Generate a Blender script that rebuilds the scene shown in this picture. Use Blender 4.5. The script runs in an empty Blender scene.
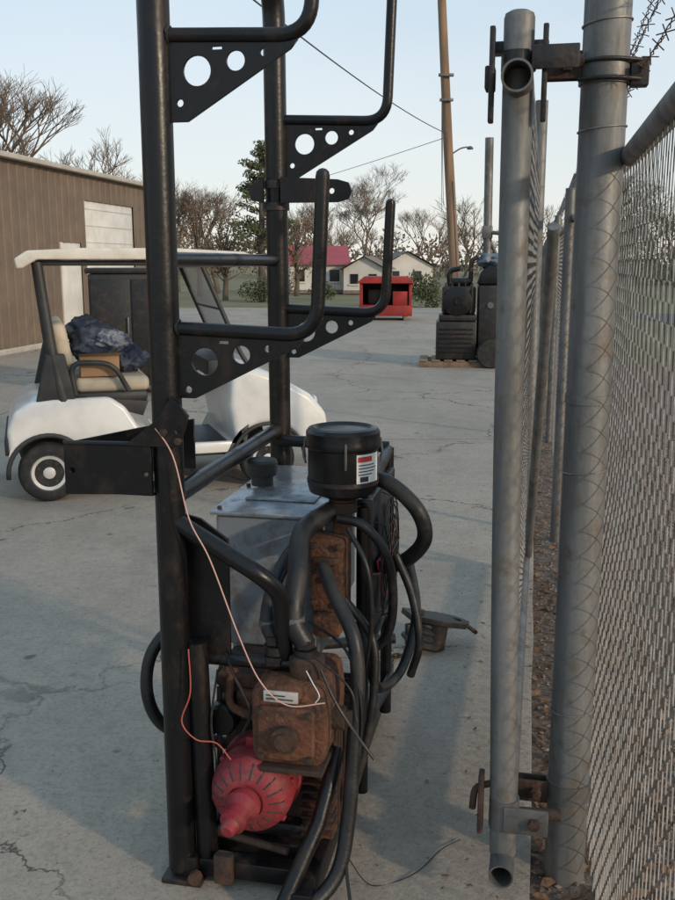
import bpy, bmesh, math, random
from mathutils import Vector, Matrix, noise
random.seed(7)
R=math.radians
scene=bpy.context.scene
COL=scene.collection
# ------------------------------------------------------------------ materials
def M(name,c1,c2=None,scale=6,lo=.4,hi=.65,rough=.6,metal=0.0,bump=0.0,bscale=40,detail=6,rough2=None,c3=None,s3=60,coat=0.0,st=None,c3r=(.5,.72)):
    m=bpy.data.materials.new(name);m.use_nodes=True
    nt=m.node_tree;N=nt.nodes;Lk=nt.links
    b=N["Principled BSDF"]
    b.inputs["Base Color"].default_value=(*c1,1);b.inputs["Roughness"].default_value=rough;b.inputs["Metallic"].default_value=metal
    b.inputs["Coat Weight"].default_value=coat
    tc=N.new("ShaderNodeTexCoord");src=tc.outputs["Object"]
    if st:
        mp=N.new("ShaderNodeMapping");mp.inputs["Scale"].default_value=st;Lk.new(src,mp.inputs[0]);src=mp.outputs[0]
    col=None
    if c2:
        n=N.new("ShaderNodeTexNoise");n.inputs["Scale"].default_value=scale;n.inputs["Detail"].default_value=detail;n.inputs["Roughness"].default_value=.65
        Lk.new(src,n.inputs["Vector"])
        r=N.new("ShaderNodeMapRange");r.inputs["From Min"].default_value=lo;r.inputs["From Max"].default_value=hi
        Lk.new(n.outputs["Fac"],r.inputs["Value"])
        mx=N.new("ShaderNodeMix");mx.data_type='RGBA'
        mx.inputs[6].default_value=(*c1,1);mx.inputs[7].default_value=(*c2,1)
        Lk.new(r.outputs[0],mx.inputs[0]);col=mx.outputs[2]
        if rough2 is not None:
            r2=N.new("ShaderNodeMapRange");r2.inputs["To Min"].default_value=rough;r2.inputs["To Max"].default_value=rough2
            Lk.new(r.outputs[0],r2.inputs["Value"]);Lk.new(r2.outputs[0],b.inputs["Roughness"])
    if c3:
        n=N.new("ShaderNodeTexNoise");n.inputs["Scale"].default_value=s3;n.inputs["Detail"].default_value=8;n.inputs["Roughness"].default_value=.7
        Lk.new(tc.outputs["Object"],n.inputs["Vector"])
        r=N.new("ShaderNodeMapRange");r.inputs["From Min"].default_value=c3r[0];r.inputs["From Max"].default_value=c3r[1]
        Lk.new(n.outputs["Fac"],r.inputs["Value"])
        mx=N.new("ShaderNodeMix");mx.data_type='RGBA';Lk.new(r.outputs[0],mx.inputs[0])
        if col: Lk.new(col,mx.inputs[6])
        else: mx.inputs[6].default_value=(*c1,1)
        mx.inputs[7].default_value=(*c3,1);col=mx.outputs[2]
    if col: Lk.new(col,b.inputs["Base Color"])
    if bump:
        n=N.new("ShaderNodeTexNoise");n.inputs["Scale"].default_value=bscale;n.inputs["Detail"].default_value=6
        Lk.new(tc.outputs["Object"],n.inputs["Vector"])
        bp=N.new("ShaderNodeBump");bp.inputs["Strength"].default_value=bump;bp.inputs["Distance"].default_value=.01
        Lk.new(n.outputs["Fac"],bp.inputs["Height"]);Lk.new(bp.outputs[0],b.inputs["Normal"])
    return m
BLACK=M("black_painted_steel",(.006,.006,.007),(.032,.019,.013),9,.54,.74,rough=.33,rough2=.7,bump=.08,bscale=70,c3=(.035,.021,.014),s3=24,st=(1,1,.45),c3r=(.58,.75))
BLACK.node_tree.nodes["Principled BSDF"].inputs["Specular IOR Level"].default_value=.38
BLACK2=M("dark_steel",(.012,.011,.011),(.05,.028,.018),10,.5,.7,rough=.5,bump=.3,bscale=60)
RUST=M("rusty_iron",(.12,.045,.022),(.03,.018,.014),11,.42,.64,rough=.85,bump=.6,bscale=90,c3=(.19,.085,.045),s3=35)
RUSTD=M("dark_rusty_iron",(.038,.022,.016),(.09,.043,.026),12,.48,.68,rough=.8,bump=.4,bscale=80)
RUBBER=M("hose_rubber",(.010,.010,.011),(.042,.036,.031),12,.48,.74,rough=.45,rough2=.8,bump=.1,bscale=120,c3=(.06,.05,.042),s3=45,c3r=(.6,.76))
TANK=M("grey_painted_tank",(.19,.21,.235),(.07,.065,.06),6,.52,.75,rough=.32,rough2=.7,bump=.08,c3=(.12,.08,.06),s3=22)
TANKTOP=M("worn_tank_top",(.30,.32,.35),(.12,.11,.1),8,.5,.7,rough=.25,rough2=.6,metal=.5,bump=.08,c3=(.16,.13,.11),s3=22)
RED=M("faded_red_paint",(.27,.018,.028),(.13,.02,.024),8,.44,.66,rough=.6,bump=.2,bscale=80,c3=(.22,.075,.065),s3=26)
REDSHED=M("red_shed_paint",(.36,.02,.016),(.22,.018,.015),3,.4,.6,rough=.6)
GALV=M("galvanised_steel",(.19,.19,.19),(.11,.108,.105),9,.4,.65,rough=.48,rough2=.65,metal=.6,bump=.1,bscale=80,c3=(.14,.10,.075),s3=14,st=(1,1,.3))
GALVP=M("weathered_galvanised_post",(.215,.218,.215),(.115,.113,.107),11,.40,.64,rough=.50,rough2=.7,metal=.4,bump=.10,bscale=60,c3=(.155,.12,.09),s3=18,st=(1,1,.16),c3r=(.52,.69))
WIRE=M("galvanised_wire",(.26,.25,.235),(.14,.125,.11),20,.4,.6,rough=.5,metal=.4)
BARB=M("rusty_barbed_wire",(.045,.025,.018),(.09,.05,.03),30,.4,.6,rough=.8)
WHITE=M("white_gelcoat",(.72,.70,.67),(.58,.55,.50),3,.45,.7,rough=.28,coat=.3)
ROOFW=M("cart_canopy_white",(.66,.62,.55),(.50,.45,.38),5,.45,.7,rough=.5)
BLKPL=M("black_plastic",(.02,.02,.02),(.035,.034,.032),8,.4,.6,rough=.55)
BEIGE=M("beige_vinyl",(.50,.42,.31),(.40,.33,.25),8,.45,.65,rough=.6)
BLUE=M("blue_jacket_cloth",(.022,.034,.065),(.075,.09,.125),9,.47,.6,rough=.9,bump=.6,bscale=25)
PLAID=M("grey_plaid_cloth",(.24,.25,.28),(.06,.08,.13),16,.45,.55,rough=.95,bump=.6,bscale=25)
CARD=M("cardboard",(.36,.22,.12),(.30,.18,.10),6,.4,.6,rough=.9)
TIRE=M("tyre_rubber",(.018,.018,.018),(.05,.045,.04),12,.45,.7,rough=.85,bump=.3,bscale=60)
HUB=M("wheel_cover_silver",(.55,.54,.52),(.4,.38,.36),12,.45,.7,rough=.4)
LABEL=M("label_white",(.72,.72,.70),(.6,.59,.56),18,.5,.7,rough=.5)
INK=M("label_ink",(.03,.03,.035),rough=.6)
INKR=M("label_red",(.5,.03,.03),rough=.6)
TAG=M("aluminium_tag",(.55,.53,.50),(.3,.22,.18),25,.52,.7,rough=.4,metal=.3)
WOOD=M("weathered_pole_wood",(.27,.17,.105),(.15,.10,.065),5,.4,.65,rough=.9,bump=.4,st=(1,1,.1))
PALLET=M("pallet_wood",(.24,.17,.11),(.15,.1,.07),8,.4,.65,rough=.9)
BARK=M("bark",(.12,.095,.075),(.07,.055,.045),3,.4,.6,rough=.95)
TWIG=M("winter_twigs",(.20,.145,.10),(.14,.10,.075),.6,.4,.6,rough=.95)
PINE=M("pine_needles",(.045,.060,.022),(.09,.085,.035),1.2,.4,.62,rough=.8)
ORLEAF=M("brown_oak_leaves",(.17,.105,.055),(.12,.08,.045),1.5,.4,.6,rough=.9)
BUSH=M("evergreen_bush_leaves",(.045,.065,.025),(.09,.085,.04),2,.4,.6,rough=.85)
SCRUB=M("distant_scrub",(.17,.12,.08),(.10,.085,.05),.25,.4,.6,rough=1)
HOUSEW=M("white_siding",(.62,.59,.54),(.54,.51,.47),1,.4,.6,rough=.7)
ROOFRED=M("red_metal_roof",(.34,.06,.07),(.27,.05,.06),1,.4,.6,rough=.6)
ROOFGR=M("shingle_roof",(.23,.18,.15),(.16,.13,.11),2,.4,.6,rough=.9)
WALLBR=M("brown_metal_siding",(.17,.122,.085),(.125,.09,.064),1.2,.4,.65,rough=.6,c3=(.115,.085,.06),s3=3)
EAVE=M("eave_trim",(.46,.42,.36),(.38,.34,.29),4,.4,.6,rough=.6)
DOORW=M("white_door_paint",(.66,.63,.58),(.56,.53,.49),2,.4,.6,rough=.5)
WINDOWD=M("dark_window",(.02,.022,.025),rough=.15)
LEAF=M("dead_leaves",(.20,.11,.055),(.09,.05,.03),30,.4,.6,rough=.9)
PEB=M("brown_pebbles",(.27,.165,.11),(.16,.11,.082),9,.4,.6,rough=.85,c3=(.38,.29,.23),s3=25)
CLOTHW=M("red_wire_insulation",(.45,.10,.07),rough=.5)
PINKW=M("pink_wire_insulation",(.62,.36,.30),rough=.5)
ALU=M("radiator_fins",(.06,.06,.062),(.03,.03,.03),30,.4,.6,rough=.55,metal=.4)
def glassmat():
    m=bpy.data.materials.new("scuffed_windscreen");m.use_nodes=True
    nt=m.node_tree;N=nt.nodes;b=N["Principled BSDF"]
    b.inputs["Base Color"].default_value=(.72,.76,.80,1);b.inputs["Roughness"].default_value=.2;b.inputs["Alpha"].default_value=.7
    return m
GLASS=glassmat()
def concrete():
    m=bpy.data.materials.new("concrete_paving");m.use_nodes=True
    nt=m.node_tree;N=nt.nodes;L=nt.links;b=N["Principled BSDF"];b.inputs["Roughness"].default_value=.9
    b.inputs["Specular IOR Level"].default_value=.2
    tc=N.new("ShaderNodeTexCoord")
    def nz(s,d=8,r=.6,st=None,off=0):
        n=N.new("ShaderNodeTexNoise");n.inputs["Scale"].default_value=s;n.inputs["Detail"].default_value=d;n.inputs["Roughness"].default_value=r
        mp=N.new("ShaderNodeMapping");mp.inputs["Location"].default_value=(off,off*.7,0)
        if st: mp.inputs["Scale"].default_value=st
        L.new(tc.outputs["Object"],mp.inputs[0]);L.new(mp.outputs[0],n.inputs["Vector"]);return n
    def mr(i,a,c,t0=0,t1=1):
        r=N.new("ShaderNodeMapRange");r.inputs["From Min"].default_value=a;r.inputs["From Max"].default_value=c
        r.inputs["To Min"].default_value=t0;r.inputs["To Max"].default_value=t1;L.new(i,r.inputs["Value"]);return r.outputs[0]
    def mix(f,a,c,bl='MIX'):
        x=N.new("ShaderNodeMix");x.data_type='RGBA';x.blend_type=bl
        for s,v in ((0,f),(6,a),(7,c)):
            if hasattr(v,'is_linked'): L.new(v,x.inputs[s])
            else: x.inputs[s].default_value=v if s==0 else (*v,1)
        return x.outputs[2]
    c=mix(mr(nz(.6,8,.62).outputs["Fac"],.38,.64),(.43,.36,.29),(.335,.285,.235))
    c=mix(mr(nz(1.3,9,.7,(1,.35,1),4).outputs["Fac"],.46,.66,0,.5),c,(.26,.225,.19))
    c=mix(mr(nz(4,9,.75,None,9).outputs["Fac"],.48,.66,0,.5),c,(.46,.39,.32))
    c=mix(mr(nz(16,8,.8,None,2).outputs["Fac"],.48,.66,0,.5),c,(.21,.183,.156))
    c=mix(mr(nz(55,6,.8,None,5).outputs["Fac"],.50,.62,0,.5),c,(.16,.14,.12))
    c=mix(mr(nz(130,4,.8,None,7).outputs["Fac"],.54,.66,0,.6),c,(.54,.47,.40))
    c=mix(mr(nz(.95,6,.65,None,13).outputs["Fac"],.58,.72,0,.5),c,(.15,.132,.115))
    c=mix(mr(nz(6.5,2,.5,None,3).outputs["Fac"],.70,.75,0,.65),c,(.09,.08,.072))
    wn=nz(1.6,6,.65);ad=N.new("ShaderNodeVectorMath");ad.operation='MULTIPLY_ADD';ad.inputs[1].default_value=(.8,.8,0)
    L.new(wn.outputs["Color"],ad.inputs[0]);L.new(tc.outputs["Object"],ad.inputs[2])
    v=N.new("ShaderNodeTexVoronoi");v.feature='DISTANCE_TO_EDGE';v.inputs["Scale"].default_value=.42;L.new(ad.outputs[0],v.inputs["Vector"])
    cr=mr(v.outputs["Distance"],.0008,.0045,1,0)
    ms=mr(nz(.5,2).outputs["Fac"],.40,.47)
    mu=N.new("ShaderNodeMath");mu.operation='MULTIPLY';L.new(cr,mu.inputs[0]);L.new(ms,mu.inputs[1])
    c=mix(mr(mu.outputs[0],0,1,0,.8),c,(.06,.052,.045))
    sp=N.new("ShaderNodeSeparateXYZ");L.new(tc.outputs["Object"],sp.inputs[0])
    def joint(o,off,per):
        a=N.new("ShaderNodeMath");a.operation='ADD';a.inputs[1].default_value=off;L.new(o,a.inputs[0])
        p=N.new("ShaderNodeMath");p.operation='PINGPONG';p.inputs[1].default_value=per;L.new(a.outputs[0],p.inputs[0])
        return mr(p.outputs[0],.003,.014,1,0)
    j1=joint(sp.outputs["Y"],-8.6,6.1);j2=joint(sp.outputs["X"],3.6,4.4)
    mj=N.new("ShaderNodeMath");mj.operation='MAXIMUM';L.new(j1,mj.inputs[0]);L.new(j2,mj.inputs[1])
    c=mix(mr(mj.outputs[0],0,1,0,.6),c,(.10,.09,.08))
    L.new(c,b.inputs["Base Color"])
    hs=N.new("ShaderNodeMath");hs.operation='SUBTRACT';L.new(nz(60,8,.75).outputs["Fac"],hs.inputs[0]);L.new(mu.outputs[0],hs.inputs[1])
    hs2=N.new("ShaderNodeMath");hs2.operation='SUBTRACT';L.new(hs.outputs[0],hs2.inputs[0]);L.new(mj.outputs[0],hs2.inputs[1])
    bp=N.new("ShaderNodeBump");bp.inputs["Strength"].default_value=.6;bp.inputs["Distance"].default_value=.008
    L.new(hs2.outputs[0],bp.inputs["Height"]);L.new(bp.outputs[0],b.inputs["Normal"])
    return m
CONC=concrete()
GRASS=M("dry_grass_ground",(.15,.14,.06),(.20,.16,.09),.35,.4,.62,rough=1,bump=.6,bscale=8,c3=(.12,.10,.05),s3=3)
GRAV=M("gravel_ground",(.22,.145,.10),(.13,.095,.072),18,.4,.62,rough=1,bump=1,bscale=45,c3=(.32,.24,.19),s3=60)
SOIL=M("dirt_and_leaf_litter",(.14,.10,.075),(.08,.06,.048),14,.4,.62,rough=1,bump=1,bscale=40,c3=(.25,.19,.14),s3=70)
ASPH=M("asphalt",(.10,.097,.093),(.075,.073,.07),2,.4,.6,rough=.9)
# ------------------------------------------------------------------ helpers
def empty(name,loc=(0,0,0),rz=0):
    e=bpy.data.objects.new(name,None);COL.objects.link(e);e.location=loc;e.rotation_euler=(0,0,rz);e.empty_display_size=.1
    return e
def mk(name,me,mat,parent=None,smooth=False):
    o=bpy.data.objects.new(name,me);COL.objects.link(o)
    if mat: me.materials.append(mat)
    if smooth:
        for p in me.polygons:p.use_smooth=True
    if parent:o.parent=parent
    return o
def pyd(name,v,f,mat,parent=None,smooth=False):
    me=bpy.data.meshes.new(name);me.from_pydata([tuple(x) for x in v],[],f);me.update()
    return mk(name,me,mat,parent,smooth)
def smart(o,ang=35):
    me=o.data
    for p in me.polygons:p.use_smooth=True
    try: me.set_sharp_from_angle(angle=R(ang))
    except Exception: pass
def box(name,lo,hi,mat,parent=None,bev=.004,rot=None,seg=2):
    bm=bmesh.new();bmesh.ops.create_cube(bm,size=1)
    c=[(a+b)/2 for a,b in zip(lo,hi)];s=[abs(b-a) for a,b in zip(lo,hi)]
    bmesh.ops.scale(bm,vec=s,verts=bm.verts)
    if bev: bmesh.ops.bevel(bm,geom=bm.edges[:],offset=min(bev,min(s)*.4),segments=seg,affect='EDGES',profile=.5)
    if rot: bmesh.ops.rotate(bm,cent=(0,0,0),matrix=rot,verts=bm.verts)
    bmesh.ops.translate(bm,vec=c,verts=bm.verts)
    me=bpy.data.meshes.new(name);bm.to_mesh(me);bm.free()
    o=mk(name,me,mat,parent);smart(o);return o
def catmull(P,n=8):
    P=[Vector(p) for p in P]
    if len(P)<3:return P
    Q=[P[0]*2-P[1]]+P+[P[-1]*2-P[-2]];out=[]
    for i in range(1,len(Q)-2):
        a,b,c,d=Q[i-1:i+3]
        for k in range(n):
            t=k/n
            out.append(.5*((2*b)+(c-a)*t+(2*a-5*b+4*c-d)*t*t+(3*b-a-3*c+d)*t**3))
    out.append(P[-1]);return out
def fillet(P,r,n=6):
    P=[Vector(p) for p in P];out=[P[0]]
    for i in range(1,len(P)-1):
        a=(P[i-1]-P[i]);b=(P[i+1]-P[i]);q=min(r,a.length*.49,b.length*.49)
        s=P[i]+a.normalized()*q;e=P[i]+b.normalized()*q
        for k in range(n+1):
            t=k/n;out.append((1-t)**2*s+2*t*(1-t)*P[i]+t*t*e)
    out.append(P[-1]);return out
def sweepdata(pts,r,seg=12,cap=True,V=None,Fc=None):
    V=[] if V is None else V;Fc=[] if Fc is None else Fc
    pts=[Vector(p) for p in pts];n=len(pts);base=len(V)
    t0=(pts[1]-pts[0]).normalized();up=Vector((0,0,1)) if abs(t0.z)<.9 else Vector((1,0,0))
    nrm=(up-t0*up.dot(t0)).normalized()
    for i in range(n):
        t=(pts[min(i+1,n-1)]-pts[max(i-1,0)])
        if t.length<1e-9:t=t0
        t=t.normalized();nrm=(nrm-t*nrm.dot(t))
        nrm=nrm.normalized() if nrm.length>1e-6 else t.orthogonal().normalized()
        bn=t.cross(nrm);rr=r[i] if isinstance(r,(list,tuple)) else r
        for k in range(seg):
            a=2*math.pi*k/seg;V.append(pts[i]+(nrm*math.cos(a)+bn*math.sin(a))*rr)
    for i in range(n-1):
        for k in range(seg):
            a=base+i*seg+k;b=base+i*seg+(k+1)%seg;Fc.append((a,b,b+seg,a+seg))
    if cap:
        Fc.append(tuple(base+k for k in reversed(range(seg))));Fc.append(tuple(base+(n-1)*seg+k for k in range(seg)))
    return V,Fc
def tube(name,pts,r,mat,parent=None,seg=14,mode='line',fr=.06,cap=True):
    if mode=='cat':pts=catmull(pts)
    elif mode=='fil':pts=fillet(pts,fr)
    V,Fc=sweepdata(pts,r,seg,cap);o=pyd(name,V,Fc,mat,parent);smart(o,50);return o
def lathe(name,prof,mat,parent=None,seg=40,loc=(0,0,0),axis='Z',rot=None,ang=30):
    V=[];Fc=[];n=len(prof)
    for r,h in prof:
        for k in range(seg):
            a=2*math.pi*k/seg;V.append(Vector((r*math.cos(a),r*math.sin(a),h)))
    for i in range(n-1):
        for k in range(seg):
            a=i*seg+k;b=i*seg+(k+1)%seg;Fc.append((a,b,b+seg,a+seg))
    if prof[0][0]>1e-5:Fc.append(tuple(reversed(range(seg))))
    if prof[-1][0]>1e-5:Fc.append(tuple((n-1)*seg+k for k in range(seg)))
    mt=Matrix.Identity(4)
    if axis=='Y':mt=Matrix.Rotation(R(90),4,'X')
    if axis=='X':mt=Matrix.Rotation(R(90),4,'Y')
    if rot:mt=rot@mt
    V=[(mt@v)+Vector(loc) for v in V]
    o=pyd(name,V,Fc,mat,parent);bm=bmesh.new();bm.from_mesh(o.data);bmesh.ops.remove_doubles(bm,verts=bm.verts,dist=1e-6);bmesh.ops.recalc_face_normals(bm,faces=bm.faces);bm.to_mesh(o.data);bm.free()
    smart(o,ang);return o
def plate(name,outer,holes,thick,mat,parent,mtx,bev=.0008):
    cu=bpy.data.curves.new(name,'CURVE');cu.dimensions='2D';cu.fill_mode='BOTH';cu.extrude=thick/2;cu.bevel_depth=bev
    def sp(pts):
        s=cu.splines.new('POLY');s.points.add(len(pts)-1)
        for i,p in enumerate(pts):s.points[i].co=(p[0],p[1],0,1)
        s.use_cyclic_u=True
    sp(outer)
    for h in holes:
        if len(h)==3:
            x,y,r=h;sp([(x+r*math.cos(2*math.pi*k/24),y+r*math.sin(2*math.pi*k/24)) for k in range(24)])
        else:sp(h)
    t=bpy.data.objects.new("t",cu);me=bpy.data.meshes.new_from_object(t);bpy.data.objects.remove(t);bpy.data.curves.remove(cu)
    me.transform(mtx);me.name=name;me.materials.clear();return mk(name,me,mat,parent)
XZ=Matrix(((1,0,0,0),(0,0,-1,0),(0,1,0,0),(0,0,0,1)))
def XZat(y):return Matrix.Translation((0,y,0))@XZ
def prism(name,poly,y0,y1,mat,parent,bev=.02,tl=None):
    n=len(poly);V=[(x,y0,z) for x,z in poly]+[(x,y1,z) for x,z in poly]
    F=[tuple(range(n)),tuple(reversed(range(n,2*n)))]+[(i+n,(i+1)%n+n,(i+1)%n,i) for i in range(n)]
    me=bpy.data.meshes.new(name);me.from_pydata(V,[],F);bm=bmesh.new();bm.from_mesh(me);bmesh.ops.recalc_face_normals(bm,faces=bm.faces)
    if bev:bmesh.ops.bevel(bm,geom=[e for e in bm.edges if e.calc_face_angle(0)>R(20)],offset=bev,segments=3,affect='EDGES',profile=.5)
    bm.to_mesh(me);bm.free();o=mk(name,me,mat,parent);smart(o,40);return o
def blob(name,loc,s,mat,parent,seed=0,amp=.25,f=3,sub=4):
    bm=bmesh.new();bmesh.ops.create_icosphere(bm,subdivisions=sub,radius=1)
    for v in bm.verts:
        d=1+amp*noise.noise(v.co*f+Vector((seed,0,0)))+amp*.5*noise.noise(v.co*f*2.7+Vector((seed,5,0)))
        v.co=Vector((v.co.x*s[0],v.co.y*s[1],v.co.z*s[2]))*d+Vector(loc)
    me=bpy.data.meshes.new(name);bm.to_mesh(me);bm.free();return mk(name,me,mat,parent,True)
def bolt(name,loc,axis,parent,r=.009,h=.012,mat=None):
    return lathe(name,[(0,0),(r,0),(r,h),(r*.7,h*1.1),(0,h*1.1)],mat or RUSTD,parent,6,loc,axis)
TH=R(11.6)
# ------------------------------------------------------------------ ground
def sheet(name,pts,z,mat):
    o=pyd(name,[(x,y,z) for x,y in pts],[tuple(range(len(pts)))],mat);return o
sheet("ground",[(-400,-60),(400,-60),(400,700),(-400,700)],-.045,GRASS)
EX=lambda D:.05+.205*D
edge=[]
for i in range(90):
    D=-6+i*.45;edge.append((EX(D)+.014*noise.noise(Vector((D*3,0,0)))+.008*noise.noise(Vector((D*11,3,0))),D))
prof=[(-30,-6)]+edge+[(-30,edge[-1][1])]
n=len(prof);V=[(x,y,0) for x,y in prof]+[(x,y,-.05) for x,y in prof]
pyd("concrete_pavement",V,[tuple(range(n))]+[(i+n,(i+1)%n+n,(i+1)%n,i) for i in range(n)],CONC)
sheet("dirt_strip",[(EX(-6)-.2,-6),(EX(-6)+.75,-6),(EX(33)+.75,33),(EX(33)-.2,33)],-.030,SOIL)
sheet("gravel_yard",[(EX(-6)+.6,-6),(30,-6),(30,14),(EX(15)+.6,15)],-.036,GRAV)
sheet("road",[(9,24),(120,20),(120,27),(9,31)],-.033,ASPH)
def scatter(name,count,region,smin,smax,mat,zb,flat=.6,leaf=False):
    V=[];F=[]
    for _ in range(count):
        x,y=region();s=random.uniform(smin,smax)
        c=Vector((x,y,zb))
        if leaf:
            a=random.uniform(0,6.28);tl=Matrix.Rotation(a,3,'Z')@Matrix.Rotation(random.uniform(-.6,.6),3,'X')
            b=len(V)
            for p in ((-1,0,0),(-.3,.5,.12),(.6,.35,.05),(1,0,.15),(.5,-.4,.1),(-.4,-.45,0)):
                V.append(c+tl@(Vector(p)*s)+Vector((0,0,s*.3)))
            F.append(tuple(range(b,b+6)))
        else:
            rt=Matrix.Rotation(random.uniform(0,6.28),3,'Z')@Matrix.Rotation(random.uniform(-.5,.5),3,'X');b=len(V)
            for p in ((1,0,0),(0,1,0),(-1,0,0),(0,-1,0),(.1,.1,flat),(0,0,-flat)):
                V.append(c+rt@(Vector(p)*s*random.uniform(.75,1.2)))
            for a1,b1 in ((0,1),(1,2),(2,3),(3,0)):
                F.append((b+a1,b+b1,b+4));F.append((b+b1,b+a1,b+5))
    return pyd(name,V,F,mat)
def regR():
    D=1.0+8*random.random()**1.7;return (EX(D)+.35+random.random()**1.4*(1+D*.32),D)
def regS():
    D=1.5+9*random.random()**1.5;return (EX(D)+random.uniform(.01,.5),D)
scatter("gravel",15000,regR,.006,.019,PEB,-.032)
scatter("small_stones",3000,regS,.004,.013,PEB,-.028)
scatter("fallen_leaves",1500,regS,.012,.03,LEAF,-.026,leaf=True)
def regC():
    D=1.6+7*random.random();return (EX(D)-abs(random.gauss(0,.16)),D)
scatter("leaf_debris",160,regC,.006,.014,LEAF,.002,leaf=True)
def regG():
    D=2.2+9*random.random();return (EX(D)-abs(random.gauss(0,1.6)),D)
scatter("grit",900,regG,.002,.005,PEB,.001)
# ------------------------------------------------------------------ skid frame with power unit
U=empty("hydraulic_power_unit_on_rack",(-.41,2.26,0),-TH)
LN=1.02
tube("upright_hoop",fillet([(0,0,.03),(0,0,2.58),(0,LN,2.50),(.01,LN,.03)],.16,8),.0365,BLACK,U,20)
box("foot_plate",(-.045,-.045,0),(.065,.055,.016),BLACK2,U)
box("foot_plate_far",(-.05,LN-.06,0),(.07,LN+.06,.02),BLACK2,U)
tube("foot_lug",[(.05,-.035,.03),(.05,-.055,.03)],.018,RUSTD,U,8)
for i,z in enumerate((1.605,1.03)):
    tube("ladder_rung_%d"%(i+1),[(.0,.03,z),(.0,LN-.03,z)],.019 if i==0 else .024,BLACK,U)
tube("ladder_rung_low",[(.0,.03,.30),(.0,LN-.03,.30)],.022,BLACK,U)
def weld(nm,c,axis,r):
    c=Vector(c);pts=[]
    for k in range(25):
        a=2*math.pi*k/24;pts.append(c+(Vector((r*math.cos(a),0,r*math.sin(a))) if axis=='Y' else Vector((0,r*math.cos(a),r*math.sin(a))))+Vector((random.uniform(-.001,.001),)*3))
    tube(nm,pts,.004,BLACK2,U,6,cap=False)
weld("weld_a",(0,.036,1.605),'Y',.02);weld("weld_b",(0,.036,1.03),'Y',.025);weld("weld_c",(.036,0,2.095),'X',.018);weld("weld_d",(.036,0,1.447),'X',.018)
def hanger(tag,y,z,L,up,drop):
    tube("hanger_arm_"+tag,fillet([(.02,y,z),(L-.015,y,z-.014),(L+.0,y,z+up)],.075,9),.0165,BLACK,U,14)
    lathe("hanger_tip_"+tag,[(.0165,0),(.0145,.010),(.008,.016),(0,.018)],BLACK,U,14,(L,y,z+up-.001))
    o=[(.034,z-.015),(L-.045,z-.022),(L-.06,z-.04),(.075,z-drop),(.034,z-drop)]
    hs=[(.10,z-.078,.033),(.19,z-.060,.022),(.058,z-.145,.009),(.255,z-.045,.009)]
    hs.append([(.135,z-.028),(.160,z-.028),(.160,z-.036),(.135,z-.036)])
    plate("hanger_gusset_"+tag,o,hs,.007,BLACK,U,XZat(y))
hanger("near_top",0,2.095,.375,.42,.185)
hanger("near_mid",0,1.447,.385,.34,.165)
hanger("far_top",LN,2.055,.385,.42,.185)
hanger("far_mid",LN,1.445,.385,.34,.165)
for i,dz in enumerate((.0,.07)):
    tube("upright_clamp_band_%d"%i,[(0,LN,1.78+dz-.012),(0,LN,1.78+dz+.012)],.045,BLACK2,U,20)
plate("clamp_tab",[(.03,1.79),(.22,1.79),(.255,1.80),(.265,1.825),(.255,1.85),(.22,1.86),(.03,1.87)],[(.20,1.825,.010)],.012,BLACK,U,XZat(LN-.045))
plate("clamp_tab_left",[(-.03,1.79),(-.07,1.80),(-.08,1.84),(-.03,1.87)],[],.012,BLACK,U,XZat(LN-.045))
# tray bracket
plate("tray_front",[(-.255,1.04),(-.255,1.165),(-.03,1.17),(-.03,1.05)],[(-.045,1.10,.008),(-.235,1.10,.008)],.008,BLACK,U,XZat(-.035))
pyd("tray_side",[(-.255,-.035,1.045),(-.255,-.035,1.168),(-.11,.26,1.175),(-.11,.26,1.05),(-.248,-.031,1.045),(-.248,-.031,1.168),(-.103,.262,1.175),(-.103,.262,1.05)],[(0,1,2,3),(7,6,5,4),(1,5,6,2),(0,3,7,4)],BLACK,U)
box("tray_floor",(-.245,-.03,1.042),(-.03,.10,1.05),BLACK,U)
plate("tray_back",[(-.105,1.05),(-.105,1.175),(-.03,1.185),(-.03,1.05)],[],.008,BLACK,U,XZat(.262))
tube("tray_arm",[(-.105,.262,1.17),(-.02,.03,1.19)],.012,BLACK,U)
tube("tray_lip",[(-.255,-.037,1.168),(-.03,-.037,1.172)],.006,BLACK,U)
plate("tray_gusset",[(-.09,1.17),(.045,1.17),(.07,1.245),(.03,1.29),(.0,1.24)],[(.045,1.21,.010)],.008,BLACK,U,XZat(-.043))
bolt("tray_bolt_1",(.01,-.045,1.205),'Y',U);bolt("tray_bolt_2",(.045,-.045,1.185),'Y',U)
# lower structure
tube("inner_leg",[(.052,.012,.66),(.068,.012,.02)],.028,BLACK,U)
plate("leg_web",[(.02,.60),(.13,.60),(.13,.92),(.06,.97),(.02,.98)],[],.008,BLACK,U,XZat(.05))
tube("front_sloped_tube",fillet([(.0,-.005,.985),(.235,-.02,.855),(.27,.02,.80),(.27,.06,.62)],.05),.022,BLACK,U,16)
tube("front_cross_tube",[(.0,.06,.60),(.30,.06,.60)],.02,BLACK,U)
for nm,x,ys in (("base_rail_left",0.02,(-.03,1.15)),("base_rail_right",.345,(-.12,1.30))):
    box(nm,(x-.03,ys[0],.005),(x+.03,ys[1],.075),BLACK,U,.006)
for i,y in enumerate((.12,.55,.98)):
    box("base_crossmember_%d"%i,(.05,y-.03,.01),(.315,y+.03,.066),BLACK2,U,.005)
box("front_crossmember",(.05,-.02,.02),(.315,.03,.07),BLACK,U,.006)
tube("diagonal_strut",[(.30,-.13,.03),(.37,.0,.20),(.40,.10,.36)],.020,BLACK,U)
tube("right_upright",[(.41,.40,.06),(.41,.40,.93)],.018,BLACK,U)
tube("right_upright_far",[(.40,.92,.06),(.40,.92,1.0)],.02,BLACK,U)
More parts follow.
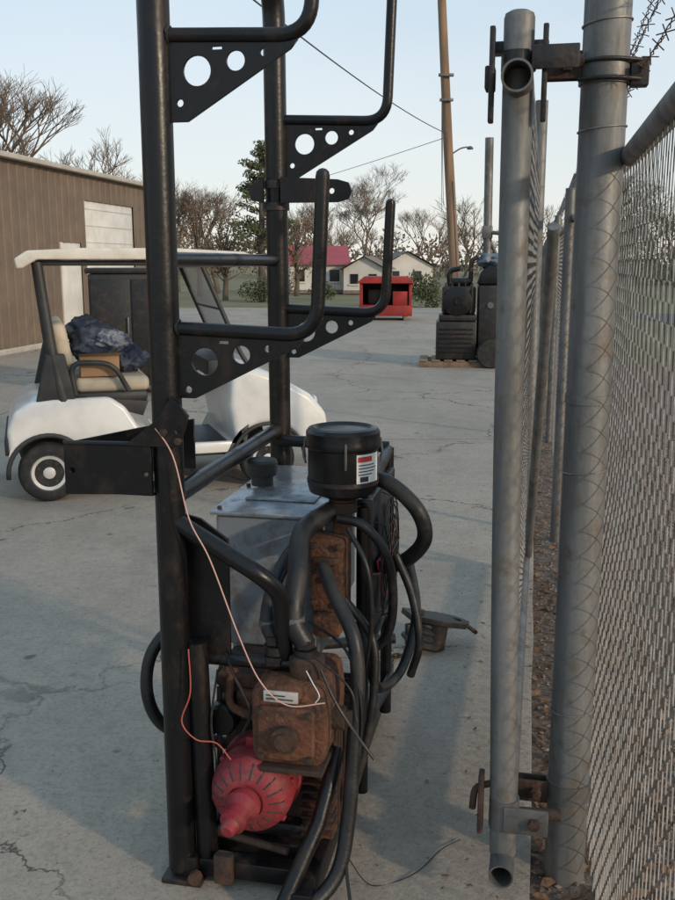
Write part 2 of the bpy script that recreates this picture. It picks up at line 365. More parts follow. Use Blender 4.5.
tube("top_right_rail",fillet([(.41,.40,.92),(.41,.44,.95),(.40,.92,.99)],.03),.018,BLACK,U)
tube("top_back_rail",[(.0,LN-.05,1.0),(.40,.92,1.0)],.02,BLACK,U)
# reservoir
prism("reservoir_tank",[(.0,.52),(.29,.52),(.29,.905),(.0,.905)],.33,.93,TANK,U,.012)
box("reservoir_lid",(-.012,.315,.906),(.302,.945,.918),TANKTOP,U,.003)
box("reservoir_clean_out",(.05,.45,.9185),(.26,.80,.926),TANKTOP,U,.003)
for i,(x,y) in enumerate(((.01,.34),(.28,.34),(.01,.62),(.28,.62),(.01,.92),(.28,.92))):bolt("lid_bolt_%d"%i,(x,y,.918),'Z',U,.007,.008)
lathe("filler_neck",[(.034,0),(.034,.03),(.045,.032),(.047,.036),(.047,.072),(.042,.08),(.02,.084),(0,.084)],BLKPL,U,24,(.055,.62,.926))
prism("tank_lower_sump",[(.03,.40),(.27,.44),(.27,.519),(.03,.519)],.36,.80,TANK,U,.01)
# air cleaner
AX,AY=.36,.36
lathe("air_cleaner_body",[(.0,.965),(.045,.965),(.06,.972),(.092,.985),(.096,1.0),(.096,1.105),(.101,1.108),(.103,1.116),(.101,1.124),(.101,1.150),(.094,1.160),(.08,1.163),(.07,1.156),(.03,1.158),(0,1.158)],BLACK,U,48,(AX,AY,0))
lathe("air_cleaner_band",[(.0985,1.010),(.0985,1.022),(.0965,1.022),(.0965,1.010)],BLACK2,U,48,(AX,AY,0))
for i,a in enumerate((-75,15,105,195)):
    ax=AX+.102*math.cos(R(a));ay=AY+.102*math.sin(R(a))
    tube("clip_%d"%i,[(ax,ay,1.062),(ax+.006*math.cos(R(a)),ay+.006*math.sin(R(a)),1.09),(ax,ay,1.132)],.0035,GALV,U,6)
def arclabel(name,r,a0,a1,z0,z1,mat,n=10):
    V=[];F=[]
    for i in range(n+1):
        a=R(a0+(a1-a0)*i/n)
        for z in (z0,z1):V.append((AX+r*math.cos(a),AY+r*math.sin(a),z))
    for i in range(n):F.append((2*i,2*i+2,2*i+3,2*i+1))
    return pyd(name,V,F,mat,U,True)
arclabel("label_panel",.0975,-57,-8,1.018,1.100,LABEL)
arclabel("label_header",.0982,-55,-27,1.080,1.094,INKR)
arclabel("label_block",.0982,-51,-35,1.026,1.040,INK)
for i in range(4):
    arclabel("label_line_%d"%i,.0982,-54,-54+random.uniform(22,38),1.070-i*.0085,1.0728-i*.0085,INK)
tube("intake_neck",[(AX,AY,.97),(AX,AY-.01,.84)],.028,RUST,U,18)
tube("neck_collar",[(AX,AY,.955),(AX,AY,.925)],.040,RUSTD,U,18)
# rusty manifold
box("manifold_block",(.285,.27,.66),(.385,.36,.87),RUST,U,.010)
box("manifold_block_low",(.30,.24,.60),(.375,.35,.66),RUST,U,.008)
box("manifold_rib",(.30,.255,.80),(.37,.272,.82),RUSTD,U,.004)
for i,(x,z) in enumerate(((.30,.85),(.37,.85),(.30,.69),(.37,.69),(.335,.76))):bolt("manifold_bolt_%d"%i,(x,.27,z),'Y',U,.010,.014)
# cooler with fan on right side
box("cooler_core",(.395,.42,.52),(.425,.82,.93),ALU,U,.004)
for i,(a,b) in enumerate((((.39,.40,.50),(.435,.425,.95)),((.39,.815,.50),(.435,.84,.95)),((.39,.425,.93),(.435,.815,.95)),((.39,.425,.50),(.435,.815,.52)))):
    box("cooler_frame_%d"%i,a,b,BLACK,U,.003)
V=[];F=[]
for rr in (.04,.07,.10,.13,.16,.185):
    pts=[(.455-.00,.62+rr*math.cos(2*math.pi*k/36),.725+rr*math.sin(2*math.pi*k/36)) for k in range(37)]
    sweepdata(pts,.0022,5,False,V,F)
for k in range(8):
    a=math.pi*k/8*2;sweepdata([(.457,.62+.03*math.cos(a),.725+.03*math.sin(a)),(.457,.62+.185*math.cos(a),.725+.185*math.sin(a)),(.43,.62+.195*math.cos(a),.725+.195*math.sin(a))],.003,5,True,V,F)
pyd("fan_guard",V,F,BLACK2,U)
lathe("fan_hub",[(0,0),(.035,0),(.035,.02),(0,.024)],RED,U,20,(.432,.62,.725),'X')
for k in range(6):
    a=k*math.pi/3;c=Vector((.440,.62,.725));d=Vector((0,math.cos(a),math.sin(a)));e=Vector((0,-math.sin(a),math.cos(a)))
    pyd("fan_blade_%d"%k,[c+d*.03-e*.015,c+d*.165-e*.03,c+d*.165+e*.04+Vector((.010,0,0)),c+d*.03+e*.02+Vector((.008,0,0))],[(0,1,2,3)],RED if k%2 else BLKPL,U)
# pump body
prism("pump_body",[(.205,.395),(.218,.368),(.375,.368),(.395,.395),(.40,.50),(.392,.565),(.375,.58),(.235,.58),(.205,.56)],-.03,.20,RUST,U,.012)
prism("pump_front_cover",[(.225,.405),(.24,.390),(.355,.390),(.37,.405),(.37,.52),(.355,.53),(.24,.53),(.225,.52)],-.052,-.0305,RUST,U,.008)
lathe("pump_port",[(0,0),(.032,0),(.034,.008),(.034,.02),(.022,.022),(.022,.03),(0,.03)],RUSTD,U,24,(.30,-.052,.455),'Y')
lathe("pump_top_boss",[(0,.578),(.042,.578),(.045,.60),(.045,.625),(.035,.632),(0,.632)],RUSTD,U,24,(.33,.05,0))
lathe("pump_side_port",[(0,0),(.03,0),(.03,.03),(.022,.032),(.022,.05),(0,.05)],RUSTD,U,20,(.398,.05,.47),'X')
for i,(x,z) in enumerate(((.238,.403),(.36,.403),(.238,.52),(.36,.52))):bolt("pump_bolt_%d"%i,(x,-.0525,z),'Y',U,.009,.012)
box("pump_lower_flange",(.23,-.045,.352),(.39,.12,.3675),RUSTD,U,.003)
box("name_tag",(.240,-.0375,.538),(.327,-.0305,.567),TAG,U,.001)
for i in range(2):box("tag_line_%d"%i,(.247,-.0392,.546+i*.009),(.247+.068-.02*i,-.0378,.549+i*.009),INK,U,0)
for i,(x,y) in enumerate(((.245,.06),(.325,.05))):
    z0=.60
    for j in range(3):
        lathe("fitting_%d_%d"%(i,j),[(0,0),(.032-.003*j,0),(.032-.003*j,.022),(0,.022)],BLACK2,U,6 if j%2==0 else 24,(x,y,z0+j*.026))
# red bell motor
MC=Vector((.195,.045,.272))
lathe("motor_shroud",[(.0,-.02),(.098,-.02),(.104,-.01),(.107,.035),(.105,.055),(.098,.075),(.085,.090),(.066,.100),(.050,.104),(.046,.104),(.046,.098),(0,.098)],RED,U,56,MC,'Y',None,50)
lathe("motor_rear_ring",[(.05,-.075),(.109,-.075),(.112,-.07),(.112,-.025),(.108,-.0205),(.05,-.0205)],RED,U,56,MC,'Y')
tl=Matrix.Rotation(R(14),4,'X')@Matrix.Rotation(R(-10),4,'Z')
lathe("motor_snout",[(.0,-.01),(.045,-.01),(.045,.012),(.036,.022),(.030,.030),(.028,.055),(.033,.057),(.033,.070),(.022,.074),(.019,.095),(.015,.10),(0,.10)],RED,U,32,MC+Vector((-.005,-.095,-.008)),'Y',tl)
for k in range(18):
    a=2*math.pi*k/18;d=Vector((math.cos(a),0,math.sin(a)))
    p0=MC+d*.060+Vector((0,-.1005,0));p1=MC+d*.078+Vector((0,-.0925,0));p2=MC+d*.094+Vector((0,-.0785,0))
    tube("vent_slot_%d"%k,[p0,p1,p2],.0032,BLKPL,U,6)
for k in range(6):
    a=2*math.pi*k/6+.3;bolt("shroud_bolt_%d"%k,MC+Vector((.108*math.cos(a),-.03,.108*math.sin(a))),'Y',U,.008,.012,RED)
box("motor_mount_tab",(.17,.03,.372),(.22,.06,.40),RED,U,.004)
# finned engine block
box("engine_core",(.09,.14,.08),(.37,.55,.36),RUSTD,U,.02)
for i in range(11):
    box("fin_%d"%i,(.075,.155+i*.036,.075),(.385,.165+i*.036,.375),RUSTD,U,.004)
for i in range(10):
    box("front_fin_%d"%i,(.300,.085,.10+i*.025),(.388,.15,.108+i*.025),RUST if i%3==0 else RUSTD,U,.003)
box("engine_sump",(.10,.10,.075),(.36,.50,.12),BLACK2,U,.015)
lathe("oil_filter",[(0,0),(.04,0),(.043,.01),(.043,.09),(.036,.10),(0,.10)],BLACK,U,24,(.10,.14,.43),'Y')
box("valve_bank",(.045,.18,.40),(.21,.34,.52),RUSTD,U,.012)
box("bracket_a",(.13,.08,.42),(.19,.16,.50),RUST,U,.01)
box("bracket_b",(.07,.10,.50),(.20,.20,.53),RUST,U,.006)
tube("relief_pipe",fillet([(.12,.08,.56),(.12,.05,.47),(.22,.03,.45)],.03),.011,RUST,U,10)
tube("relief_pipe_b",fillet([(.08,.10,.50),(.09,.06,.40),(.09,.06,.20),(.16,.08,.16)],.03),.008,RUSTD,U,10)
tube("tie_rod",[(.09,.03,.12),(.29,-.01,.115)],.010,RUSTD,U,8)
box("lower_skid_lug",(.10,-.045,.02),(.15,-.022,.10),RUSTD,U,.004)
lathe("relief_nut",[(0,0),(.018,0),(.018,.02),(0,.02)],RUST,U,6,(.12,.08,.555))
# hoses
def hose(n,p,r,mat=RUBBER):return tube(n,p,r,mat,U,14,'cat')
hose("suction_hose",[(AX-.03,.34,.93),(AX-.08,.22,.90),(.29,.12,.82),(.292,.06,.72),(.325,.05,.66)],.027)
hose("return_hose",[(.27,.34,.86),(.24,.22,.83),(.222,.12,.77),(.222,.07,.70),(.245,.06,.655)],.019)
for i,(c,r) in enumerate((((.292,.06,.72),.030),((.222,.072,.70),.022))):
    tube("hose_clamp_%d"%i,[(c[0],c[1],c[2]-.008),(c[0],c[1],c[2]+.008)],r,GALV,U,20)
hose("pressure_hose_front",[(.33,.24,.80),(.375,.17,.75),(.435,.11,.67),(.455,.08,.56),(.45,.05,.40),(.445,.01,.22),(.425,-.04,.09),(.36,-.11,.032),(.29,-.14,.022)],.0195,RUBBER)
hose("pressure_hose_b",[(.38,.28,.70),(.46,.26,.60),(.47,.24,.46),(.45,.22,.30),(.41,.22,.14)],.012)
hose("loop_hose_outer",[(.38,.45,1.0),(.47,.42,1.0),(.56,.40,.93),(.58,.42,.84),(.52,.46,.76),(.44,.50,.72)],.022)
hose("loop_hose_inner",[(.36,.30,.92),(.43,.28,.91),(.49,.30,.83),(.505,.34,.70),(.49,.36,.58),(.43,.38,.50)],.013)
hose("drop_hose",[(.50,.42,.79),(.55,.40,.68),(.575,.38,.55),(.55,.40,.44)],.012)
hose("low_loop_hose",[(.42,.34,.60),(.45,.30,.50),(.47,.34,.42),(.52,.45,.44),(.54,.6,.56),(.50,.7,.70)],.014)
hose("thin_line",[(.39,.28,.90),(.45,.24,.80),(.46,.25,.64),(.44,.26,.45),(.43,.3,.25)],.007)
hose("left_loop_hose",[(.02,.20,.60),(-.05,.16,.64),(-.115,.12,.57),(-.125,.10,.46),(-.09,.12,.36),(0,.18,.30),(.10,.20,.28)],.017)
hose("lower_right_hose",[(.42,.34,.30),(.44,.6,.28),(.42,.9,.20)],.016)
def wire(n,p,r,mat):return tube(n,p,r,mat,U,6,'cat')
wire("pink_wire",[(-.03,-.045,1.235),(.03,-.05,1.15),(.07,-.06,1.00),(.12,-.06,.90),(.19,-.07,.72),(.24,-.06,.60),(.31,-.07,.55),(.40,-.06,.56)],.0018,PINKW)
wire("red_wire",[(.05,-.04,.66),(.055,-.05,.55),(.03,-.05,.47),(.07,-.06,.43),(.12,-.05,.42),(.16,-.06,.385)],.0018,CLOTHW)
wire("white_wire",[(.345,-.02,.62),(.365,-.04,.60),(.385,-.055,.575),(.375,-.055,.555)],.0014,LABEL)
wire("harness_a",[(.38,-.01,.62),(.42,-.03,.55),(.47,-.04,.48),(.52,-.05,.42)],.004,RUBBER)
wire("harness_b",[(.36,.0,.65),(.45,-.01,.58),(.47,-.02,.5)],.003,RUBBER)
wire("harness_c",[(.12,.04,.62),(.16,-.01,.58),(.20,-.02,.50),(.17,.0,.42)],.004,RUBBER)
wire("harness_d",[(.30,.20,.66),(.42,.10,.63),(.47,.05,.50),(.46,.04,.30)],.004,RUBBER)
wire("harness_e",[(.10,.03,.58),(.09,.0,.45),(.10,.0,.33),(.08,.0,.20)],.003,RUBBER)
wire("ground_cable",[(.44,-.02,.16),(.46,-.06,.06),(.49,-.12,.008),(.55,-.14,.006),(.62,-.10,.006)],.0045,RUBBER)
wire("thin_cable",[(.44,.02,.10),(.50,.05,.006),(.60,.12,.005),(.66,.24,.005),(.71,.30,.005)],.0014,RUBBER)
# coupler lying right of the unit
H=empty("trailer_hitch_coupler",(.34,3.75,0),R(20))
tube("drawbar",[(-.50,.10,.05),(-.10,0.02,.06)],.022,BLACK2,H,12)
lathe("ribbed_boot",[(0,0),(.055,0),(.075,.010),(.075,.022),(.060,.030),(.066,.038),(.066,.048),(.052,.056),(.057,.064),(.057,.074),(.042,.082),(.046,.090),(.040,.10),(0,.104)],BLKPL,H,28,(-.01,0,.03),'Z',Matrix.Rotation(R(24),4,'Y'))
plate("coupler_plate",[(-.11,-.05),(.06,-.065),(.15,-.05),(.19,0),(.15,.05),(.06,.065),(-.11,.05)],[(.13,0,.02)],.022,BLACK2,H,Matrix.Translation((.05,0,.138))@Matrix.Rotation(R(16),4,'Y'))
box("coupler_web",(-.06,-.012,.03),(.08,.012,.125),BLACK2,H,.005)
tube("socket",[(.06,0,.01),(.08,0,.125)],.055,BLACK2,H,16)
tube("latch_handle",fillet([(.10,0,.10),(.20,-.02,.10),(.26,-.02,.05)],.02),.009,RUSTD,H,8)
bolt("coupler_bolt",(.01,0,.162),'Z',H,.016,.014)
V=[];F=[]
for i in range(13):
    c=Vector((-.10-.022*i,-.05-.012*i+.02*math.sin(i*.9),.012+.016*max(0,i-5)));fl=i%2
    pts=[c+Vector((.018*math.cos(a),.010*math.sin(a)*(1-fl),.010*math.sin(a)*fl)) for a in [2*math.pi*k/12 for k in range(13)]]
    sweepdata(pts,.004,6,False,V,F)
pyd("safety_chain",V,F,RUSTD,H)
# ------------------------------------------------------------------ fence
FR=empty("chain_link_fence",(.68,2.3,0),-TH)
def chain(name,y0,y1,z0,z1,parent,x=0,p=.066,r=.0015):
    V=[];F=[];h=p/2;cols=int((y1-y0)/h);rows=int((z1-z0)/h)
    for c in range(cols):
        ya=y0+c*h
        for k in range(rows+1):
            off=(h*.5 if (k%2==0) else -h*.5)*(1 if c%2==0 else -1)
            bw=.012*noise.noise(Vector((ya*1.3,k*h*1.5,2)))
            cx=x+bw+(.0022 if (k+c)%2==0 else -.0022);cy=ya+off;cz=z0+k*h
            b=len(V)
            V+= [(cx+r,cy,cz-r*.5),(cx-r*.5,cy+r,cz+r*.3),(cx-r*.5,cy-r,cz+r*.3)]
            if k:
                for q in range(3):
                    a=b-3+q;d=b-3+(q+1)%3;F.append((a,d,d+3,a+3))
    return pyd(name,V,F,WIRE,parent)
chain("mesh_fabric",-2.6,9,.02,1.86,FR)
chain("mesh_fabric_far",9,32,.02,1.86,FR,p=.13,r=.002)
tube("top_rail",[(0.0,-3.0,1.84),(0.0,-.02,1.84)],.024,GALV,FR,18)
tube("top_rail_far",[(0.0,.10,1.84),(0.0,32,1.84)],.021,GALV,FR,12)
for i,y in enumerate((3.2,6.4,9.6,12.8,16,19.2,22.4,25.6,28.8,32)):
    tube("line_post_%d"%i,[(-.03,y,-.05),(-.03,y,2.0)],.03,GALV,FR,12)
    tube("barb_arm_%d"%i,[(-.03,y,1.95),(.10,y,2.35)],.014,GALV,FR,8)
V=[];F=[]
for j,(x,z) in enumerate(((.01,2.02),(.05,2.17),(.09,2.32))):
    for s in (0,1):
        pts=[];
        for k in range(0,700):
            y=-2.2+k*.025
            if y>15:break
            a=y*50+s*math.pi
            pts.append((x+.003*math.cos(a),y,z+.003*math.sin(a)+.02*math.sin(y*1.3+j)))
        sweepdata(pts,.0014,3,True,V,F)
    for k in range(90):
        y=-2.1+k*.125+random.uniform(-.01,.01);z2=z+.02*math.sin(y*1.3+j)
        a=random.uniform(0,3.14)
        for q in (a,a+1.7):
            d=Vector((math.cos(q),random.uniform(-.3,.3),math.sin(q))).normalized()*.017
            sweepdata([Vector((x,y,z2))-d,Vector((x,y,z2))+d],.0013,4,True,V,F)
pyd("barbed_wire",V,F,BARB,FR)
# gate post
GP=empty("gate_post",(.612,2.3,0),-TH)
PR=.053
lathe("post_pipe",[(0,-.1),(PR,-.1),(PR,1.262),(PR+.003,1.2625),(PR+.003,1.284),(PR,1.2845),(PR,2.75),(.0,2.76)],GALVP,GP,40)
for nm,z,hh in (("tension_band_top",2.02,.045),("hinge_band_low",.235,.05)):
    lathe(nm,[(PR+.0005,z-hh/2),(PR+.0055,z-hh/2),(PR+.0055,z+hh/2),(PR+.0005,z+hh/2)],GALV,GP,40)
for nm,z in (("wire_tie_a",1.095),("wire_tie_b",1.90),("wire_tie_c",.46),("wire_tie_d",2.13)):
    tube(nm,[((PR+.002)*math.cos(2*math.pi*k/32),(PR+.002)*math.sin(2*math.pi*k/32),z+.006*math.cos(2*math.pi*k/32)) for k in range(33)],.0022,WIRE,GP,6)
for nm,z in (("band_ear_top",2.04),("band_ear_low",.225)):
    box(nm,(-.13,-.028,z-.03),(-.052,-.020,z+.03),RUSTD,GP,.002)
    box(nm+"_b",(-.13,.004,z-.03),(-.052,.012,z+.03),RUSTD,GP,.002)
    tube(nm+"_bolt",[(-.085,-.05,z),(-.085,.03,z)],.009,RUSTD,GP,8)
    bolt(nm+"_nut",(-.085,-.03,z),'Y',GP,.016,.014)
box("rear_ear",(.055,-.03,1.99),(.095,.01,2.05),BLACK2,GP,.003)
tube("rear_ear_bolt",[(.08,-.06,2.03),(.08,.04,2.03)],.008,RUSTD,GP,8)
for i,z in enumerate((2.045,2.005)):
    tube("band_strap_%d"%i,[(-.06,-.035,z),(.0,-.062,z),(.055,-.04,z),(.085,-.02,z)],.005,BLACK2,GP,8,'cat')
# gate leaf
GL=empty("open_chain_link_gate",(.425,2.2,0),-R(12.1))
def openpipe(nm,p0,p1,r,parent,mat=GALV):
    p0=Vector(p0);p1=Vector(p1);V=[];F=[];seg=32
    d=(p1-p0).normalized();q=d.to_track_quat('Z','Y').to_matrix()
    for (rr,pp) in ((r,p0),(r,p1),(r*.86,p1),(r*.86,p0)):
        for k in range(seg):
            a=2*math.pi*k/seg;V.append(pp+q@Vector((rr*math.cos(a),rr*math.sin(a),0)))
    for i in range(4):
        for k in range(seg):
            a=i*seg+k;b=i*seg+(k+1)%seg;j=((i+1)%4)*seg;F.append((a,b,j+(k+1)%seg,j+k))
    o=pyd(nm,V,F,mat,parent);smart(o,40);return o
tube("stile_near",[(0,0,.11),(-.022,0,1.1),(-.030,0,2.12)],.0335,GALVP,GL,28,'cat')
lathe("stile_cap",[(.0335,0),(.031,.010),(.02,.016),(0,.018)],GALVP,GL,28,(-.030,0,2.118))
openpipe("top_rail_end",(-.028,-.10,1.985),(-.028,2.6,1.985),.034,GL)
openpipe("bottom_rail_end",(.0,-.085,.095),(.0,2.6,.095),.031,GL)
tube("stile_far",[(0,2.6,.06),(0,2.6,2.35)],.030,GALVP,GL,20)
tube("diagonal_brace",[(.02,2.55,.12),(.07,1.2,1.72)],.022,GALVP,GL,14)
chain("leaf_mesh",.06,2.56,.13,1.95,GL)
for i,x in enumerate((-.085,.028)):
    box("fork_latch_%d"%i,(x-.006,-.035,1.90),(x+.006,-.010,2.10),BLACK2,GL,.003)
box("fork_bridge",(-.09,.0,2.05),(.035,.045,2.075),BLACK2,GL,.004)
box("fork_tab_l",(-.10,-.03,1.97),(-.078,.02,2.02),RUSTD,GL,.004)
tube("hinge_pin_top",[(.02,.01,2.03),(.11,.02,2.03)],.014,RUSTD,GL,10)
box("hinge_strap_top",(.0,-.046,2.005),(.10,-.038,2.055),BLACK2,GL,.003)
box("hinge_strap_low",(.0,-.043,.19),(.11,-.035,.26),GALV,GL,.003)
tube("hinge_band_low",[(0,0,.185),(0,0,.265)],.038,GALV,GL,24)
tube("hinge_band_up",[(-.029,0,2.01),(-.029,0,2.05)],.038,BLACK2,GL,24)
tube("hinge_pin_low",[(.03,.0,.225),(.14,.01,.225)],.015,RUSTD,GL,10)
bolt("hinge_bolt_low",(.075,-.043,.225),'Y',GL,.015,.014)
box("drop_latch",(-.066,-.03,.17),(-.052,.015,.33),RUSTD,GL,.004)
tube("drop_latch_hook",fillet([(-.03,0,.30),(-.075,-.01,.29),(-.08,-.01,.23)],.02),.009,RUSTD,GL,8)
# ------------------------------------------------------------------ golf cart
C=empty("golf_cart",(-1.94,6.25,0),R(18))
def arc(cx,cz,r,a0,a1,n=10):return [(cx+r*math.cos(R(a0+(a1-a0)*i/n)),cz+r*math.sin(R(a0+(a1-a0)*i/n))) for i in range(n+1)]
WB=1.52;W=1.10
prism("rear_body",[(-.25,.36),(-.255,.50),(-.21,.62),(-.10,.685),(.05,.70),(.42,.70),(.52,.63),(.62,.46),(.72,.40),(.72,.29),(.30,.27)]+arc(0,.2,.255,12,168),.0,W,WHITE,C,.03)
prism("rear_bumper_trim",[(-.275,.33),(-.275,.44),(-.235,.46),(-.235,.33)],.02,W-.02,BLKPL,C,.01)
V=[];F=[];sweepdata([(x,-.005,z) for x,z in arc(0,.2,.262,-5,185,20)],.016,8,True,V,F);pyd("rear_fender_flare",V,F,BLKPL,C,True)
prism("front_cowl",[(1.30,.30),(1.24,.60),(1.26,.84),(1.36,.88),(1.60,.80),(1.84,.66),(1.96,.52),(1.98,.36),(1.80,.32)]+arc(WB,.2,.26,20,160),.0,W,WHITE,C,.045)
V=[];F=[];sweepdata([(x,-.005,z) for x,z in arc(WB,.2,.265,0,180,20)],.014,8,True,V,F);pyd("front_fender_flare",V,F,BLKPL,C,True)
prism("front_bumper",[(1.93,.28),(2.03,.30),(2.03,.42),(1.95,.44)],.06,W-.06,BLKPL,C,.02)
lathe("headlight",[(0,0),(.055,0),(.045,.02),(0,.03)],GLASS,C,20,(1.90,.16,.58),'X')
prism("seat_pod_skirt",[(.20,.701),(.64,.56),(.68,.66),(.22,.705)],.03,W-.03,BLKPL,C,.003)
box("floor_pan",(.60,.03,.25),(1.32,W-.03,.30),BLKPL,C,.01)
box("side_sill",(.68,.0,.27),(1.30,.05,.35),WHITE,C,.015)
box("dash_panel",(1.10,.06,.80),(1.28,W-.06,.93),BLKPL,C,.03)
box("seat_base",(.18,.05,.66),(.68,W-.05,.73),BLKPL,C,.02)
for i,(a,b) in enumerate(((.08,.53),(.57,1.02))):
    box("seat_cushion_%d"%i,(.20,a,.725),(.70,b,.83),BEIGE,C,.04,seg=4)
    box("seat_back_%d"%i,(.08,a,.88),(.18,b,1.20),BEIGE,C,.045,rot=Matrix.Rotation(R(-10),3,'Y'),seg=4)
tube("hip_restraint",fillet([(.20,.03,.72),(.17,.03,.94),(.45,.02,.93),(.55,.03,.74)],.09),.018,BLKPL,C,10)
tube("hip_restraint_far",fillet([(.20,W-.03,.72),(.17,W-.03,.94),(.45,W-.02,.93),(.55,W-.03,.74)],.09),.016,BLKPL,C,10)
for i,y in enumerate((.05,W-.05)):
    tube("rear_strut_%d"%i,[(.12,y,.66),(.06,y,1.0),(.0,y,1.60)],[.05,.036,.032],BLKPL,C,10)
    tube("front_strut_%d"%i,fillet([(1.42,y,.84),(1.34,y,.96),(1.07,y,1.60)],.06),.017,BLKPL,C,10)
prism("strut_foot",[(-.06,.68),(.20,.68),(.14,1.0),(.02,1.0)],.015,.07,BLKPL,C,.012)
prism("strut_foot_far",[(-.06,.68),(.20,.68),(.14,1.0),(.02,1.0)],W-.07,W-.015,BLKPL,C,.012)
pyd("windscreen",[(1.34,.07,.95),(1.34,W-.07,.95),(1.08,W-.07,1.60),(1.08,.07,1.60)],[(0,1,2,3)],GLASS,C)
tube("windscreen_split",[(1.21,.06,1.275),(1.21,W-.06,1.275)],.009,BLKPL,C,8)
prism("canopy",[(-.13,1.555),(-.14,1.62),(-.06,1.672),(.3,1.69),(.9,1.69),(1.36,1.668),(1.47,1.625),(1.46,1.57),(1.42,1.575),(1.36,1.615),(0,1.615),(-.09,1.56)],-.03,W+.03,ROOFW,C,.012)
box("canopy_underside",(.0,.04,1.575),(1.34,W-.04,1.612),BLKPL,C,.01)
tube("steering_column",[(1.15,.78,.78),(.93,.78,.98)],.018,BLKPL,C,8)
V=[];F=[];q=Vector((-.22,0,.20)).normalized().to_track_quat('Z','Y').to_matrix()
sweepdata([Vector((.92,.78,.99))+q@Vector((.17*math.cos(2*math.pi*k/30),.17*math.sin(2*math.pi*k/30),0)) for k in range(31)],.013,8,False,V,F);pyd("steering_wheel",V,F,BLKPL,C,True)
blob("jacket",(.36,.40,1.03),(.19,.19,.14),BLUE,C,3,.30,1.6,5)
blob("jacket_sleeve",(.58,.36,.93),(.13,.09,.11),BLUE,C,8,.35,2.0,5)
blob("plaid_shirt",(.46,.28,1.06),(.13,.10,.075),PLAID,C,5,.35,2.0,5)
blob("jacket_hem",(.30,.58,1.13),(.12,.12,.09),BLUE,C,11,.3,2.0,4)
box("cardboard_box",(.24,.08,.835),(.50,.24,.97),CARD,C,.004)
pyd("box_flap",[(.24,.08,.97),(.50,.08,.97),(.52,.03,1.0),(.23,.02,.995)],[(0,1,2,3)],CARD,C)
def wheel(tag,x,y,side):
    s=1 if side<0 else -1
    L=(x,y,.2)
    rt=None if s==1 else Matrix.Rotation(math.pi,4,'Z')
    lathe("tyre_"+tag,[(.11,-.08),(.175,-.085),(.196,-.07),(.203,-.04),(.203,.0),(.196,.035),(.175,.048),(.12,.05),(.11,.04)],TIRE,C,40,L,'Y',rt,50)
    lathe("wheel_cover_"+tag,[(0,.045),(.03,.048),(.04,.040),(.085,.034),(.105,.044),(.124,.050),(.130,.046),(.128,.03),(.11,.0),(0,0)],HUB,C,32,L,'Y',rt,50)
    for k in range(7):
        a=2*math.pi*k/7;o=Vector((.076*math.cos(a),-s*.0385,.076*math.sin(a)))
        lathe("cover_hole_%s_%d"%(tag,k),[(0,-.004),(.012,-.004),(.012,.004),(0,.004)],BLKPL,C,10,Vector(L)+o,'Y')
wheel("rear_near",0,.06,-1);wheel("front_near",WB,.06,-1);wheel("rear_far",0,W-.06,1);wheel("front_far",WB,W-.06,1)
# ------------------------------------------------------------------ warehouse
ang=math.atan2(7.5,1.26)
WH=empty("brown_metal_warehouse",(-8.22,2.5,0),ang-math.pi/2)
def wallseg(name,y0,y1,z0,z1):
    V=[];F=[];y=y0
    prof=[(0,0),(.20,0),(.215,.018),(.285,.018),(.30,0)]
    ys=[]
    while y<y1-1e-4:
        for a,b in prof[:-1]:
            if y+a<y1:ys.append((y+a,b))
        y+=.30
    ys.append((y1,0))
    for a,b in ys:V+=[(b,a,z0),(b,a,z1)]
    for i in range(len(ys)-1):F.append((2*i,2*i+2,2*i+3,2*i+1))
    return pyd(name,V,F,WALLBR,WH)
d0,d1=16.75,17.75;g0,g1=18.0,20.7;WE=21.9
wallseg("wall_a",0,d0,0,3.4);wallseg("wall_b",d0,d1,1.98,3.4);wallseg("wall_c",d1,g0,0,3.4);wallseg("wall_d",g0,g1,2.85,3.4);wallseg("wall_e",g1,WE,0,3.4)
box("walk_door",(-.06,d0,0),(-.02,d1,1.98),DOORW,WH,.005)
box("walk_door_frame",(-.02,d0,0),(.035,d0+.06,1.98),DOORW,WH,.003)
box("roll_door",(-.08,g0,0),(-.03,g1,2.85),DOORW,WH,.005)
for i in range(8):box("roll_door_rib_%d"%i,(-.03,g0+.05,.3+i*.34),(-.015,g1-.05,.33+i*.34),DOORW,WH,.003)
box("door_bollard",(.25,g0-.1,0),(.4,g0+.0,1.0),EAVE,WH,.02)
pyd("end_wall",[(-.0,WE,0),(-14,WE,0),(-14,WE,3.4),(-7,WE,3.9),(0,WE,3.4)],[(0,1,2,3,4)],WALLBR,WH)
pyd("near_wall",[(-.0,0,0),(-14,0,0),(-14,0,3.4),(-7,0,3.9),(0,0,3.4)],[(4,3,2,1,0)],WALLBR,WH)
pyd("back_wall",[(-14,0,0),(-14,WE,0),(-14,WE,3.4),(-14,0,3.4)],[(0,1,2,3)],WALLBR,WH)
pyd("roof",[(.18,-.2,3.44),(.18,WE+.2,3.44),(-7,WE+.2,3.96),(-7,-.2,3.96),(-14.2,WE+.2,3.44),(-14.2,-.2,3.44)],[(0,1,2,3),(3,2,4,5)],EAVE,WH)
box("eave_gutter",(.035,-.2,3.35),(.20,WE+.2,3.44),EAVE,WH,.01)
box("wall_base_trim",(.022,0,0),(.04,d0,.10),EAVE,WH,.005)
